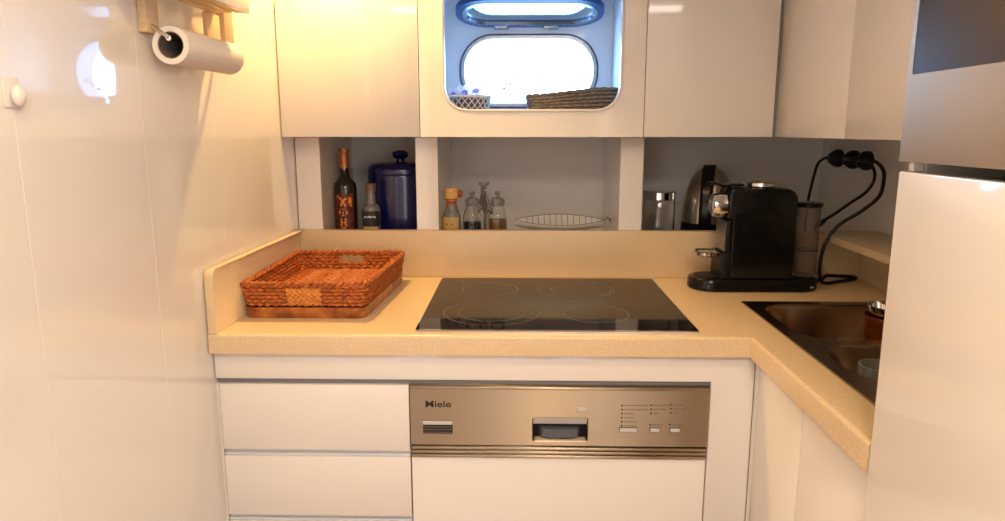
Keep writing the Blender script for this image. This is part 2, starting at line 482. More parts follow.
for hx in (-0.055, 0.105):
    ob('hinge', MB().box(hx - 0.024, hx + 0.024, YB - 0.030, YB - 0.0105, 1.626, 1.646, 0.002).tube([(hx - 0.022, YB - 0.024, 1.636), (hx + 0.022, YB - 0.024, 1.636)], 0.006), 'chromeb', cover)
ob('catch', MB().tube([cov(PHX, 0.221, -0.002), cov(PHX, 0.236, 0.002)], 0.005), 'chromeb', cover)

# ---- things on the porthole sill
SILL = 1.3522
t = thing('lattice_basket', (-0.145, 2.02, SILL), 'low round basket of white lattice over brown, left in the porthole opening', 'basket')
bx, by = -0.145, 2.02
prof = [(0.040, 0.0), (0.056, 0.002), (0.065, 0.044), (0.062, 0.046), (0.052, 0.006), (0.0, 0.005)]
ob('liner', MB().lathe([(r, z + SILL) for r, z in prof], (bx, by, 0), seg=32), 'liner', t)
mb = MB()
for k in range(22):
    for sgn in (-1, 1):
        pts = []
        for i in range(7):
            f = i / 6; a = 2 * PI * k / 22 + sgn * f * 0.55; r = 0.0585 + 0.0085 * f
            pts.append((bx + r * math.cos(a), by + r * math.sin(a), SILL + 0.003 + 0.042 * f))
        mb.tube(pts, 0.0017, 5)
ob('lattice', mb, 'strand', t)
ob('rim', MB().tube([(bx + 0.067 * math.cos(2 * PI * i / 40), by + 0.067 * math.sin(2 * PI * i / 40), SILL + 0.049) for i in range(40)], 0.0042, 8, True), 'strand', t)

orc = thing('orchid', (-0.13, 2.02, SILL + 0.0065), 'white and purple orchid standing in the lattice basket against the light', 'flower')
ob('stem', MB().tube([(-0.13, 2.02, SILL + 0.0065), (-0.125, 2.02, SILL + 0.05), (-0.10, 2.02, SILL + 0.065), (-0.06, 2.02, SILL + 0.062), (-0.03, 2.02, SILL + 0.078), (-0.008, 2.02, SILL + 0.098)],
                     [0.002, 0.002, 0.0017, 0.0015, 0.0012, 0.001]), 'stem', orc)
def flower(c, rot, sc):
    mb = MB(); R0 = Matrix.Rotation(rot, 3, 'Y')
    for k in range(5):
        a = 2 * PI * k / 5 + 0.3
        R_ = R0 @ Matrix.Rotation(a, 3, 'Y')
        mb.sphere(Vector(c) + R_ @ Vector((0, 0, 0.011 * sc)), 0.011 * sc, 0.72, 0.16, 1.1, 12, R_)
    f = ob('flower', mb, 'petal', orc)
    ob('lip', MB().sphere(Vector(c) + Vector((0.001, -0.004, -0.001)), 0.0065 * sc, 1.3, 0.7, 0.9, 12), 'purple', f)
flower((-0.150, 2.005, SILL + 0.062), 0.2, 1.15)
flower((-0.118, 2.0, SILL + 0.066), 0.9, 1.25)
flower((-0.183, 2.01, SILL + 0.058), 0.5, 0.9)
for bxx, bz in ((-0.022, 0.085), (-0.006, 0.099), (-0.040, 0.073)):
    ob('bud', MB().sphere((bxx, 2.018, SILL + bz), 0.0042, 1.5, 0.9, 0.9, 10, Matrix.Rotation(-0.7, 3, 'Y')), 'purple', orc)

t = thing('seagrass_basket', (0.16, 2.06, SILL), 'long brown woven seagrass basket filling the right of the porthole opening', 'basket')
mb = MB()
for r_ in range(7):
    z = SILL + 0.0045 + r_ * 0.0088
    pts = []; rad = []
    lpn = rr_loop(0.162, 2.07, 0.128 + 0.0012 * r_, 0.095, 0.03, 150)
    for i, (x, y) in enumerate(lpn):
        lift = 0.017 * min(1, max(0, (x - 0.06) / 0.16)) * (r_ / 6)
        pts.append((x, y, z + lift - 0.006 * (r_ / 6)))
        rad.append(0.0047 + 0.0010 * math.sin(i * PI / 2.0 + r_ * PI))
    mb.tube(pts, rad, 6, True)
ob('side', mb, 'brownweave', t)
ob('base', MB().prism(rr_loop(0.162, 2.07, 0.125, 0.092, 0.028, 48), 'z', SILL + 0.0005, SILL + 0.006), 'brownweave', t)
ob('folded_mat', MB().box(0.060, 0.278, 1.99, 2.15, SILL + 0.038, SILL + 0.062, 0.009, 3, Matrix.Rotation(-0.07, 3, 'Y')), 'brownweave', t)

# ================================================================== WORKTOP
HX0, HX1, HY0, HY1 = -0.210, 0.372, 1.388, 1.903           # hob
SX0, SX1, SY0, SY1 = 0.540, 0.930, 0.930, 1.655            # sink
XF, YF = 0.470, 1.365                                       # front edges
YSP = 1.94
wt = thing('worktop', (0.1, 1.65, 0.858), 'beige speckled stone worktop running along the back and round to the sink', 'worktop')
xs = sorted([XL + 0.003, XF, SX0 + 0.012, SX1 - 0.012, 0.958]); ys = sorted([0.885, SY0 + 0.012, YF, SY1 - 0.012, 1.9655])
def wt_in(x, y):
    if SX0 + 0.012 < x < SX1 - 0.012 and SY0 + 0.012 < y < SY1 - 0.012: return False
    return y > YF or x > XF
def wt_edge(e):
    a, b_ = e.verts[0].co, e.verts[1].co
    f = lambda p: (abs(p.y - YF) < 1e-4 and p.x < XF + 1e-4) or (abs(p.x - XF) < 1e-4 and p.y < YF + 1e-4)
    return f(a) and f(b_) and a.z > 0.88 and b_.z > 0.88
ob('slab', MB().cells(xs, ys, wt_in, 0.858, ZW, 0.007, wt_edge), 'stone', wt)
SPT = 1.033
ob('backsplash', MB().box(-0.6130, 0.958, YSP, 1.9645, ZW + 0.0002, SPT, 0.002, 2), 'stone', wt)
# left upstand with a rounded top front corner
pl = [(1.366, ZW + 0.0002), (1.9645, ZW + 0.0002), (1.9645, SPT)] + [(1.366 + 0.016 - 0.016 * math.sin(k * PI / 12), SPT - 0.016 + 0.016 * math.cos(k * PI / 12)) for k in range(7)]
ob('side_upstand', MB().prism(pl, 'x', XL + 0.003, -0.6135, 0.0015), 'stone', wt)
ob('side_ledge', MB().box(0.825, 0.998, 0.885, 1.939, 1.016, SPT + 0.002, 0.002, 2), 'stone', wt)
ob('side_recess', MB().box(0.9585, 0.985, 0.885, 1.9645, 0.858, 1.0155), 'stone', wt)

# ================================================================== HOB
hb = thing('hob', ((HX0 + HX1) / 2, 1.65, ZW), 'black glass four-zone hob set on the beige worktop', 'hob')
ob('glass_plate', MB().box(HX0 + 0.002, HX1 - 0.002, HY0 + 0.003, HY1, ZW + 0.0015, ZW + 0.006, 0.001, 1), 'hob', hb)
ob('steel_frame', MB().box(HX0, HX1, HY0 - 0.004, HY0 + 0.0028, ZW + 0.0003, ZW + 0.0064, 0.001, 1)
   .box(HX0, HX0 + 0.0018, HY0 + 0.003, HY1, ZW + 0.0003, ZW + 0.006).box(HX1 - 0.0018, HX1, HY0 + 0.003, HY1, ZW + 0.0003, ZW + 0.006), 'chrome', hb)
def ring(cx, cy, r, arc=None):
    mb = MB()
    n = 72; a0, a1 = arc or (0, 2 * PI)
    lo_, hi_ = [], []
    k = n if arc is None else n + 1
    b = mb.bm; z = ZW + 0.00615
    A = []; B = []
    for i in range(k):
        a = a0 + (a1 - a0) * i / n
        A.append(b.verts.new((cx + (r - 0.0013) * math.cos(a), cy + (r - 0.0013) * math.sin(a), z)))
        B.append(b.verts.new((cx + (r + 0.0013) * math.cos(a), cy + (r + 0.0013) * math.sin(a), z)))
    for i in range(n):
        j = (i + 1) % k
        b.faces.new((A[i], B[i], B[j], A[j]))
    bmesh.ops.recalc_face_normals(b, faces=b.faces[:])
    for f in b.faces:
        if f.normal.z < 0: f.normal_flip()
    return mb
def zone(cx, cy, rs, arcs=()):
    mb = MB()
    for r in rs: mb._merge(ring(cx, cy, r).bm)
    for dx, dy, r, a0, a1 in arcs: mb._merge(ring(cx + dx, cy + dy, r, (a0, a1)).bm)
    return ob('cooking_zone', mb, 'hobring', hb)
zone(-0.057, 1.530, (0.108, 0.076)); zone(0.176, 1.520, (0.073,))
zone(-0.070, 1.765, (0.072,)); zone(0.150, 1.765, (0.098, 0.062), ((0.012, 0, 0.078, -1.1, 1.1),))

# ================================================================== SINK
sk = thing('sink', ((SX0 + SX1) / 2, 1.29, ZW), 'stainless steel double-bowl sink set in the right worktop', 'sink')
def bowl_loops(cx, cy, hx, hy, rad, levels, n=96):
    return [[Vector((x, y, z)) for x, y in [rr_point(2 * PI * i / n, cx, cy, hx - ins, hy - ins, max(0.012, rad - ins * 0.5)) for i in range(n)]] for ins, z in levels]
# rim plate with two cut-outs: two plates side by side, each round one bowl
RZ0, RZ1 = ZW + 0.0004, ZW + 0.004
BS = (0.738, 1.484, 0.170, 0.142, 0.07); SB = (0.698, 1.200, 0.126, 0.112, 0.085)
mb = MB().plate_hole((SX0, SX1, 1.327, SY1), BS, 'z', RZ1, RZ0, 0.001)
mb._merge(MB().plate_hole((SX0, SX1, SY0, 1.327), SB, 'z', RZ1, RZ0, 0.001).bm)
ob('rim', mb, 'sink', sk)
mb = MB()
mb.loft(bowl_loops(*BS, [(0.0, RZ0 + 0.001), (0.004, ZW - 0.006), (0.012, ZW - 0.14), (0.022, ZW - 0.158), (0.05, ZW - 0.163)]), caps=False)
b = mb.bm; b.faces.ensure_lookup_table()
be = [e for e in b.edges if e.is_boundary and e.verts[0].co.z < ZW - 0.16]
bmesh.ops.contextual_create(b, geom=be)
ob('main_bowl', mb, 'sink', sk, 60)
mb = MB()
mb.loft(bowl_loops(*SB, [(0.0, RZ0 + 0.001), (0.004, ZW - 0.006), (0.012, ZW - 0.075), (0.022, ZW - 0.088), (0.05, ZW - 0.091)]), caps=False)
b = mb.bm
be = [e for e in b.edges if e.is_boundary and e.verts[0].co.z < ZW - 0.08]
bmesh.ops.contextual_create(b, geom=be)
ob('small_bowl', mb, 'sink', sk, 60)
ob('drain', MB().lathe([(0.04, 0), (0.04, 0.003), (0.03, 0.004), (0.028, 0.001), (0.0, 0.001)], (0.738, 1.484, ZW - 0.1628)), 'chrome', sk)

# bowl and tumbler at the sink
cx, cy, cz = 0.768, 1.405, ZW - 0.1625
t = thing('stemmed_bowl', (cx, cy, cz), 'copper-brown stemmed bowl standing in the sink beside the tall white unit', 'bowl')
prof = [(0.0, 0.0), (0.034, 0.0), (0.034, 0.003), (0.008, 0.010), (0.006, 0.080), (0.008, 0.112), (0.028, 0.122), (0.046, 0.145), (0.054, 0.180), (0.0555, 0.199), (0.0525, 0.199), (0.050, 0.180), (0.042, 0.148), (0.022, 0.126), (0.0, 0.124)]
ob('body', MB().lathe([(r, z + cz) for r, z in prof], (cx, cy, 0), seg=44), 'copper', t)
t2 = thing('steel_cup', (cx, cy, cz + 0.1245), 'shiny steel cup standing inside the copper-brown stemmed bowl in the sink', 'cup')
prof = [(0.0, 0.0), (0.020, 0.0), (0.024, 0.004), (0.040, 0.050), (0.047, 0.095), (0.045, 0.0955), (0.038, 0.052), (0.022, 0.007), (0.0, 0.006)]
ob('body', MB().lathe([(r, z + cz + 0.1248) for r, z in prof], (cx, cy, 0), seg=36), 'chrome', t2)
cx, cy, cz = 0.640, 1.190, ZW - 0.0905
t = thing('tumbler', (cx, cy, cz), 'clear ribbed glass tumbler standing in the small sink bowl', 'glass')
mb = MB()
prof = [(0.026, 0.0), (0.030, 0.002), (0.036, 0.094), (0.0335, 0.094), (0.027, 0.008), (0.0, 0.007)]
mb.lathe([(r, z + cz) for r, z in prof], (cx, cy, 0), seg=36)
for v in mb.bm.verts:
    a = math.atan2(v.co.y - cy, v.co.x - cx); rr = math.hypot(v.co.x - cx, v.co.y - cy)
    if rr > 0.02 and v.co.z > cz + 0.001:
        k = 1 + 0.03 * math.cos(18 * a); v.co.x = cx + (v.co.x - cx) * k; v.co.y = cy + (v.co.y - cy) * k
ob('body', mb, 'clearjar', t)

# ================================================================== BASE UNITS
YD = 1.385                    # face of the fronts
struct('trim_fascia', MB().prism([(XL + 0.003, 0.8575), (XL + 0.003, 0.798), (0.4015, 0.798), (0.4015, 0.10), (0.4893, 0.10), (0.4893, 0.8575)], 'y', YD, YD + 0.02, 0.0008), 'lacquer')
struct('trim_fascia_shadow_strip', MB().box(XL + 0.003, 0.4000, YD + 0.012, YD + 0.03, 0.7865, 0.7975), 'greyline')  # recess strip coloured dark to paint the shadow line below the fascia
struct('trim_plinth', MB().box(XL + 0.003, 0.53, YD + 0.05, YD + 0.07, 0.0, 0.098), 'lacquer')
struct('trim_plinth_return', MB().box(0.535, 0.555, 0.89, YD + 0.04, 0.0, 0.098), 'lacquer')

t = thing('drawer_unit', (-0.43, 1.66, 0.10), 'white gloss handleless drawer unit below the rattan tray', 'drawer unit')
ob('body', MB().box(XL + 0.004, -0.226, YD + 0.031, 1.965, 0.10, 0.856), 'carcass', t)
zt = 0.7855
for hgt in (0.147, 0.138, 0.138, 0.18):
    z0 = max(zt - hgt, 0.105)
    dr = ob('drawer', MB().box(-0.627, -0.2265, YD, YD + 0.020, z0, zt, 0.0018, 2), 'lacquer', t)
    if z0 > 0.12:
        ob('grip_channel', MB().box(-0.627, -0.2265, YD + 0.0105, YD + 0.0295, z0 - 0.0135, z0 - 0.0005).box(-0.627, -0.2265, YD + 0.0035, YD + 0.0100, z0 - 0.0140, z0 - 0.0085, 0.001, 1), 'channel', dr)
    zt = z0 - 0.0145
struct('trim_filler', MB().box(XL + 0.0005, -0.6290, YD + 0.004, YD + 0.02, 0.10, 0.786), 'carcass')

dw = thing('dishwasher', (0.088, 1.66, 0.10), 'built-in dishwasher with brushed steel control panel above a white front', 'dishwasher')
DX0, DX1 = -0.2235, 0.3985
ob('body', MB().box(DX0 + 0.004, DX1 - 0.004, YD + 0.031, 1.96, 0.10, 0.856), 'carcass', dw)
ob('front_door', MB().box(DX0, DX1, YD, YD + 0.02, 0.105, 0.6255, 0.0015, 2), 'lacquer', dw)
cp = ob('control_panel', MB().plate_hole((DX0, DX1, 0.656, 0.786), (0.091, 0.692, 0.0575, 0.0255, 0.004), 'y', YD - 0.004, YD + 0.016, 0.0015), 'steel', dw)
# rolled top edge and the three ribs under the panel
mb = MB().box(DX0, DX1, YD - 0.006, YD + 0.012, 0.7795, 0.7862, 0.0028, 3)
ob('top_edge', mb, 'steel', cp)
for z in (0.6490, 0.6400, 0.6310):
    ob('rib', MB().box(DX0, DX1, YD - 0.006, YD + 0.01, z - 0.0036, z + 0.0034, 0.0026, 3), 'steel', cp)
ob('rib_backing', MB().box(DX0, DX1, YD + 0.0105, YD + 0.018, 0.6265, 0.6555), 'dark', cp)
# recessed grip
mb = MB()
mb.box(0.0335, 0.1485, YD + 0.0225, YD + 0.0285, 0.6665, 0.7175)
h = ob('grip', mb, 'blackm', cp)
mb = MB().prism([(YD - 0.0042, 0.7170), (YD + 0.004, 0.7170), (YD + 0.014, 0.7000), (YD + 0.011, 0.6985)], 'x', 0.0345, 0.1475)
ob('grip_lip', mb, 'white', h)
mb = MB().prism([(0.048, YD + 0.022), (0.134, YD + 0.022), (0.128, YD + 0.006), (0.112, YD + 0.001), (0.07, YD + 0.001), (0.054, YD + 0.006)], 'z', 0.671, 0.690)
ob('lever', mb, 'leverm', h)
ob('button', MB().box(0.124, 0.146, YD - 0.0065, YD - 0.0042, 0.7325, 0.7435, 0.001, 2), 'button', cp)
# air vent on the left
mb = MB().box(-0.1970, -0.1350, YD - 0.0055, YD - 0.0042, 0.6815, 0.7095)
v = ob('vent', mb, 'dark', cp)
ob('vent_slat', MB().box(-0.1970, -0.1350, YD - 0.0085, YD - 0.0056, 0.7020, 0.7100, 0.001, 1), 'button', v)
for z in (0.6965, 0.6905, 0.6845): ob('vent_slat', MB().box(-0.1960, -0.1360, YD - 0.0072, YD - 0.0056, z - 0.0008, z + 0.0012), 'pewter', v)
text_mesh('Miele', 0.0200, 'print_', cp, 'lettering', (-0.1650, YD - 0.0043, 0.7460), FACE_Y, 0.0003, 1.28)
# programme lamps and their captions
for x, z, wd in [(0.219, 0.7470, 0.052), (0.219, 0.7380, 0.050), (0.219, 0.7290, 0.020), (0.219, 0.7200, 0.022), (0.219, 0.7110, 0.027), (0.219, 0.7020, 0.027),
                 (0.279, 0.7480, 0.040), (0.279, 0.7390, 0.028), (0.279, 0.7300, 0.012), (0.320, 0.7490, 0.021), (0.320, 0.7405, 0.028), (0.320, 0.7315, 0.012),
                 (0.279, 0.7045, 0.022), (0.320, 0.7055, 0.024)]:
    i_ = ob('indicator', MB().lathe([(0.0021, 0), (0.0021, 0.001), (0.0, 0.0012)], (x, YD - 0.0042, z), 'y', 10), 'print_', cp)
    ob('caption', MB().box(x + 0.004, x + 0.004 + wd, YD - 0.00445, YD - 0.0042, z - 0.0010, z + 0.0010), 'printg', cp)
for x, wd in ((0.233, 0.036), (0.289, 0.020), (0.330, 0.020)):
    kb = ob('push_button', MB().box(x - wd / 2, x + wd / 2, YD - 0.007, YD - 0.0046, 0.689, 0.6975, 0.0015, 2), 'button', cp)
    ob('surround', MB().box(x - wd / 2 - 0.0012, x + wd / 2 + 0.0012, YD - 0.0045, YD - 0.0042, 0.6878, 0.6987), 'print_', kb)

# return run under the sink
t = thing('sink_base_unit', (0.72, 1.14, 0.10), 'white gloss two-door base unit under the sink worktop', 'cabinet')
mb = MB().box(0.511, 0.529, 0.888, 1.38, 0.10, 0.70).box(0.53, 0.95, 0.888, 0.905, 0.10, 0.70).box(0.53, 0.95, 0.9055, 1.40, 0.10, 0.118)
ob('body', mb, 'carcass', t)
ob('corner_post', MB().box(0.4900, 0.508, 1.3655, 1.3848, 0.10, 0.8565, 0.001, 1), 'lacquer', t)
for y0, y1 in ((1.1430, 1.3630), (0.888, 1.1400)):
    ob('door', MB().box(0.4900, 0.508, y0, y1, 0.105, 0.8565, 0.0012, 2), 'lacquer', t)

# ================================================================== TALL UNIT + OVEN (right foreground)
XT = 0.470
t = thing('tall_unit', (0.74, 0.4, 0.0), 'tall white gloss cupboard in the right foreground, its door below the steel oven', 'cabinet')
mb = MB().box(XT + 0.024, XR - 0.003, -0.02, 0.880, 0.02, 1.2520)
mb.box(XT + 0.024, XR - 0.003, 0.862, 0.880, 1.2525, CEIL - 0.004).box(XT + 0.024, XR - 0.003, -0.02, -0.002, 1.2525, CEIL - 0.004)
ob('body', mb, 'carcass', t)
ob('door', MB().box(XT, XT + 0.022, -0.02, 0.880, 0.10, 1.2600, 0.0020, 2), 'lacquer', t)
ob('hinge_post', MB().box(XT + 0.010, XT + 0.022, 0.866, 0.876, 1.2610, 1.2705), 'white', t)
ov = thing('oven', (0.7, 0.43, 1.2722), 'brushed steel built-in oven with dark window, upper right foreground', 'oven')
ob('body', MB().box(XT + 0.026, XR - 0.06, 0.0, 0.860, 1.2725, CEIL - 0.02), 'dark', ov)
pl_ = MB().plate_hole((0.0, 0.882, 1.2722, CEIL - 0.006), (0.43, 1.54, 0.440, 0.149, 0.004), 'y', -1, -2)
# plate_hole builds in XZ at y; turn it so it faces -X
pm = MB(); bm_ = MB().plate_hole((0.0, 0.882, 1.2722, 1.9), (0.435, 1.5395, 0.4375, 0.1645, 0.003), 'y', 0.0, -0.022, 0.0).bm
for v_ in bm_.verts: v_.co = Vector((XT - v_.co.y, v_.co.x, v_.co.z))
bmesh.ops.recalc_face_normals(bm_, faces=bm_.faces[:])
pl_.bm.free()
pm._merge(bm_)
ob('front_panel', pm, 'steelh', ov)
ob('window_glass', MB().box(XT + 0.0006, XT + 0.012, -0.002, 0.8720, 1.3755, 1.7035), 'darkglass', ov)

# ================================================================== TRAYS
t = thing('bamboo_tray', (-0.46, 1.69, ZW), 'shallow dark bamboo tray lying under the rattan tray', 'tray')
def quad_loop(fl, fr, br, bl, rad, n=120):
    """rounded quadrilateral from a unit rounded square, bilinear"""
    out = []
    for x, y in rr_loop(0.5, 0.5, 0.5, 0.5, rad, n):
        a = Vector(fl).lerp(Vector(fr), x); b_ = Vector(bl).lerp(Vector(br), x)
        out.append(a.lerp(b_, y))
    return out
FL, FR, BR, BL = (-0.607, 1.486), (-0.333, 1.486), (-0.312, 1.880), (-0.604, 1.880)
def q3(lp, z, k=1.0):
    c = Vector((-0.462, 1.69))
    return [Vector(((p.x - c.x) * k + c.x, (p.y - c.y) * k + c.y, z)) for p in lp]
base = quad_loop(FL, FR, BR, BL, 0.06)
ob('body', MB().loft([q3(base, ZW + 0.0004, 0.975), q3(base, ZW + 0.004, 0.99), q3(base, ZW + 0.024, 1.0), q3(base, ZW + 0.0255, 0.985), q3(base, ZW + 0.010, 0.96), q3(base, ZW + 0.009, 0.90)]), 'bamboo', t)

t = thing('rattan_tray', (-0.46, 1.69, ZW + 0.027), 'orange-brown woven rattan tray with handle slot, lying on the bamboo tray', 'tray')
ZT0, ZT1 = ZW + 0.0275, ZW + 0.076
rows = 6
NP = 240
mb = MB()
def wall_pt(i, f, n=NP):
    k = 0.965 + 0.045 * f
    p = WL[i % n]; c = Vector((-0.462, 1.69))
    rise = 0.002 * max(0.0, (p.y - 1.60) / 0.28) * f
    return Vector(((p.x - c.x) * k + c.x, (p.y - c.y) * k + c.y, ZT0 + 0.004 + (ZT1 - ZT0 - 0.006) * f + rise))
WL = quad_loop(FL, FR, BR, BL, 0.05, NP)
for p in WL: p.x = max(p.x, -0.602)
SLX0, SLX1 = -0.487, -0.420
def in_slot(p, f): return p.y > 1.84 and SLX0 < p.x < SLX1 and 0.40 < f < 0.85
def in_patch(p, f): return p.y < 1.53 and -0.505 < p.x < -0.43
for r_ in range(rows):
    f = r_ / (rows - 1)
    run, rr_ = [], []
    pts = [wall_pt(i, f) for i in range(NP)]
    start = next(i for i in range(NP) if in_slot(pts[i], f)) if any(in_slot(p, f) for p in pts) else None
    rad = [0.0047 + 0.0019 * math.sin(i * PI / 2.0 + r_ * PI * 0.75) for i in range(NP)]
    if start is None:
        mb.tube(pts, rad, 6, True)
    else:
        seq = [(start + k) % NP for k in range(NP)]
        seq = [i for i in seq if not in_slot(pts[i], f)]
        mb.tube([pts[i] for i in seq], [rad[i] for i in seq], 6, False)
ob('wall', mb, 'wicker', t)
# twisted rim
mb = MB()
for ph in (0, PI):
    pts = []
    for i in range(NP):
        p = wall_pt(i, 1.0); a = i * PI / 3.0 + ph
        q = wall_pt(i, 1.0); c = Vector((-0.462, 1.69, 0)); nrm = Vector((q.x - c.x, q.y - c.y, 0)).normalized()
        pts.append(p + nrm * 0.0036 * math.cos(a) + Vector((0, 0, 0.004 + 0.0036 * math.sin(a))))
    mb.tube(pts, 0.0040, 6, True)
ob('rim', mb, 'wicker', t)
# woven floor: herringbone strips
mb = MB()
mb.loft([q3(WL, ZT0 + 0.0006, 0.962), q3(WL, ZT0 + 0.0045, 0.962)])
for k in range(26):
    y = 1.515 + k * 0.0139
    pts = []
    for i in range(41):
        x = -0.578 + i * (0.232 / 40)
        pts.append((x, y + 0.010 * abs(((i / 5.0) % 2) - 1), ZT0 + 0.0052 + 0.0010 * math.sin(i * PI / 2 + k * PI)))
    mb.tube(pts, 0.0045, 5)
ob('floor', mb, 'wicker', t)
# lighter woven grip panel on the front wall
mb = MB()
for k in range(12):
    x = -0.502 + k * 0.0062
    mb.tube([(x + (0.003 if (j + k) % 2 else -0.003) * 0.8, 1.492 - 0.0095 + 0.010 - 0.0135 * (j / 6.0), ZT0 + 0.004 + 0.0375 * j / 6.0) for j in range(7)], 0.0044, 6)
ob('grip_panel', mb, 'wickerl', t)
for x_, d_ in ((SLX0, -0.002), (SLX1, 0.002)): ob('handle_binding', MB().tube([(x_, 1.883, ZT0 + 0.026), (x_ + d_, 1.886, ZT0 + 0.05)], 0.005), 'wickerl', t)

# ================================================================== THINGS ON THE OPEN SHELF
ZS = 0.9704
t = thing('vinegar_bottle', (-0.519, 2.10, ZS), 'tall dark glass bottle with orange figured label and copper cap', 'bottle')
cx, cy = -0.5195, 2.10
prof = [(0.0, 0.0), (0.031, 0.0), (0.034, 0.003), (0.0345, 0.168), (0.032, 0.182), (0.021, 0.196), (0.0145, 0.206), (0.0135, 0.248), (0.0, 0.246)]
ob('body', MB().lathe([(r, z + ZS) for r, z in prof], (cx, cy, 0), seg=32), 'bottle', t)
ob('capsule', MB().lathe([(0.0152, 0.228), (0.0155, 0.271), (0.0175, 0.272), (0.0175, 0.285), (0.0, 0.286)] , (cx, cy, ZS), seg=24), 'capsule', t)
def wrap(cx, cy, r, a0, a1, z0, z1, n=16, th=0.0004):
    L = []
    for i in range(n + 1):
        a = a0 + (a1 - a0) * i / n
        c_, s_ = math.cos(a), math.sin(a)
        L.append([Vector((cx + r * c_, cy + r * s_, z0)), Vector((cx + (r + th) * c_, cy + (r + th) * s_, z0)), Vector((cx + (r + th) * c_, cy + (r + th) * s_, z1)), Vector((cx + r * c_, cy + r * s_, z1))])
    return MB().loft(L)
lab = ob('label', wrap(cx, cy, 0.0346, -PI / 2 - 0.95, -PI / 2 + 0.95, ZS + 0.02, ZS + 0.154), 'labelred', t)
def on_cyl(cx, cy, r, a, z): return Vector((cx + r * math.cos(a), cy + r * math.sin(a), z))
mb = MB()
def blob(mb, da, z, sw, sh):
    a = -PI / 2 + da
    mb.sphere(on_cyl(cx, cy, 0.0349, a, ZS + z + 0.012), 0.001, sw * 1000, 1.2, sh * 1000, 10, Matrix.Rotation(da, 3, 'Z'))
for da, z, sw, sh in ((0.0, 0.118, 0.006, 0.008), (-0.22, 0.128, 0.005, 0.004), (0.22, 0.126, 0.005, 0.004), (-0.16, 0.108, 0.004, 0.006), (0.18, 0.108, 0.004, 0.006), (-0.45, 0.134, 0.004, 0.003),
                      (0.62, 0.120, 0.006, 0.012), (0.70, 0.106, 0.004, 0.004), (-0.3, 0.086, 0.003, 0.006), (0.0, 0.084, 0.002, 0.008), (0.3, 0.086, 0.003, 0.006), (-0.15, 0.056, 0.004, 0.007), (0.15, 0.056, 0.004, 0.007),
                      (0.0, 0.040, 0.009, 0.003), (-0.2, 0.048, 0.005, 0.003), (0.2, 0.048, 0.005, 0.003)): blob(mb, da, z, sw, sh)
for da, z, sw, sh in ((-0.18, 0.066, 0.003, 0.002), (0.18, 0.066, 0.003, 0.002), (0.0, 0.030, 0.008, 0.0015), (0.0, 0.076, 0.010, 0.0008), (0.0, 0.096, 0.010, 0.0008)):
    mg = MB(); blob(mg, da, z, sw, sh); ob('ornament', mg, 'gold', lab)
ob('figure', mb, 'orange', lab)

t = thing('sauce_bottle', (-0.44, 2.06, ZS), 'small clear bottle with black and yellow label before the blue crock', 'bottle')
cx, cy = -0.4330, 2.055
prof = [(0.0, 0.0), (0.025, 0.0), (0.0268, 0.003), (0.0268, 0.104), (0.024, 0.118), (0.0145, 0.126), (0.013, 0.135), (0.013, 0.168), (0.0, 0.168)]
ob('body', MB().lathe([(r, z + ZS) for r, z in prof], (cx, cy, 0), seg=28), 'clearjar', t)
ob('cap', MB().lathe([(0.0155, 0.164), (0.0155, 0.184), (0.014, 0.186), (0.0, 0.186)], (cx, cy, ZS), seg=24), 'brownlid', t)
lab = ob('label', wrap(cx, cy, 0.0271, -PI / 2 - 1.3, -PI / 2 + 1.3, ZS + 0.062, ZS + 0.106), 'labelblk', t)
mb = MB()
for k in range(7):
    a = -PI / 2 - 0.62 + k * 0.2
    mb.sphere(on_cyl(cx, cy, 0.0276, a, ZS + 0.088 + 0.002 * (k % 2)), 0.001, 2.4, 0.8, 3.2 if k in (0, 3, 6) else 2.0, 8, Matrix.Rotation(a + PI / 2, 3, 'Z'))
ob('script', mb, 'script', lab)
ob('price_label', wrap(cx, cy, 0.0271, -PI / 2 - 0.9, -PI / 2 + 0.9, ZS + 0.024, ZS + 0.060), 'labelyel', t)

t = thing('blue_crock', (-0.356, 2.19, ZS), 'cobalt blue lidded stoneware crock with a knob on top', 'jar')
cx, cy = -0.3610, 2.165
mb = MB(); prof = [(0.0, 0.0), (0.086, 0.0), (0.090, 0.004)]
for k in range(26): prof.append((0.0905 + (0.0009 if k % 2 else 0), 0.01 + k * 0.0075))
prof += [(0.090, 0.205), (0.0, 0.206)]
SXJ = 0.92
ob('body', MB().lathe([(r, z + ZS) for r, z in prof], (cx, cy, 0), seg=48, sx=SXJ + 0.2 * 0.96), 'cobalt', t)
lid = ob('lid', MB().lathe([(0.0, 0.2065), (0.0900, 0.2065), (0.0908, 0.210), (0.0905, 0.222), (0.0865, 0.232), (0.077, 0.2385), (0.05, 0.2425), (0.02, 0.244), (0.0, 0.2442)], (cx, cy, ZS), seg=48, sx=SXJ + 0.192), 'cobalt', t)
ob('knob', MB().lathe([(0.013, 0.242), (0.012, 0.252), (0.021, 0.257), (0.0255, 0.265), (0.0235, 0.273), (0.012, 0.278), (0.0, 0.279)], (cx, cy, ZS), seg=28), 'cobalt', lid)

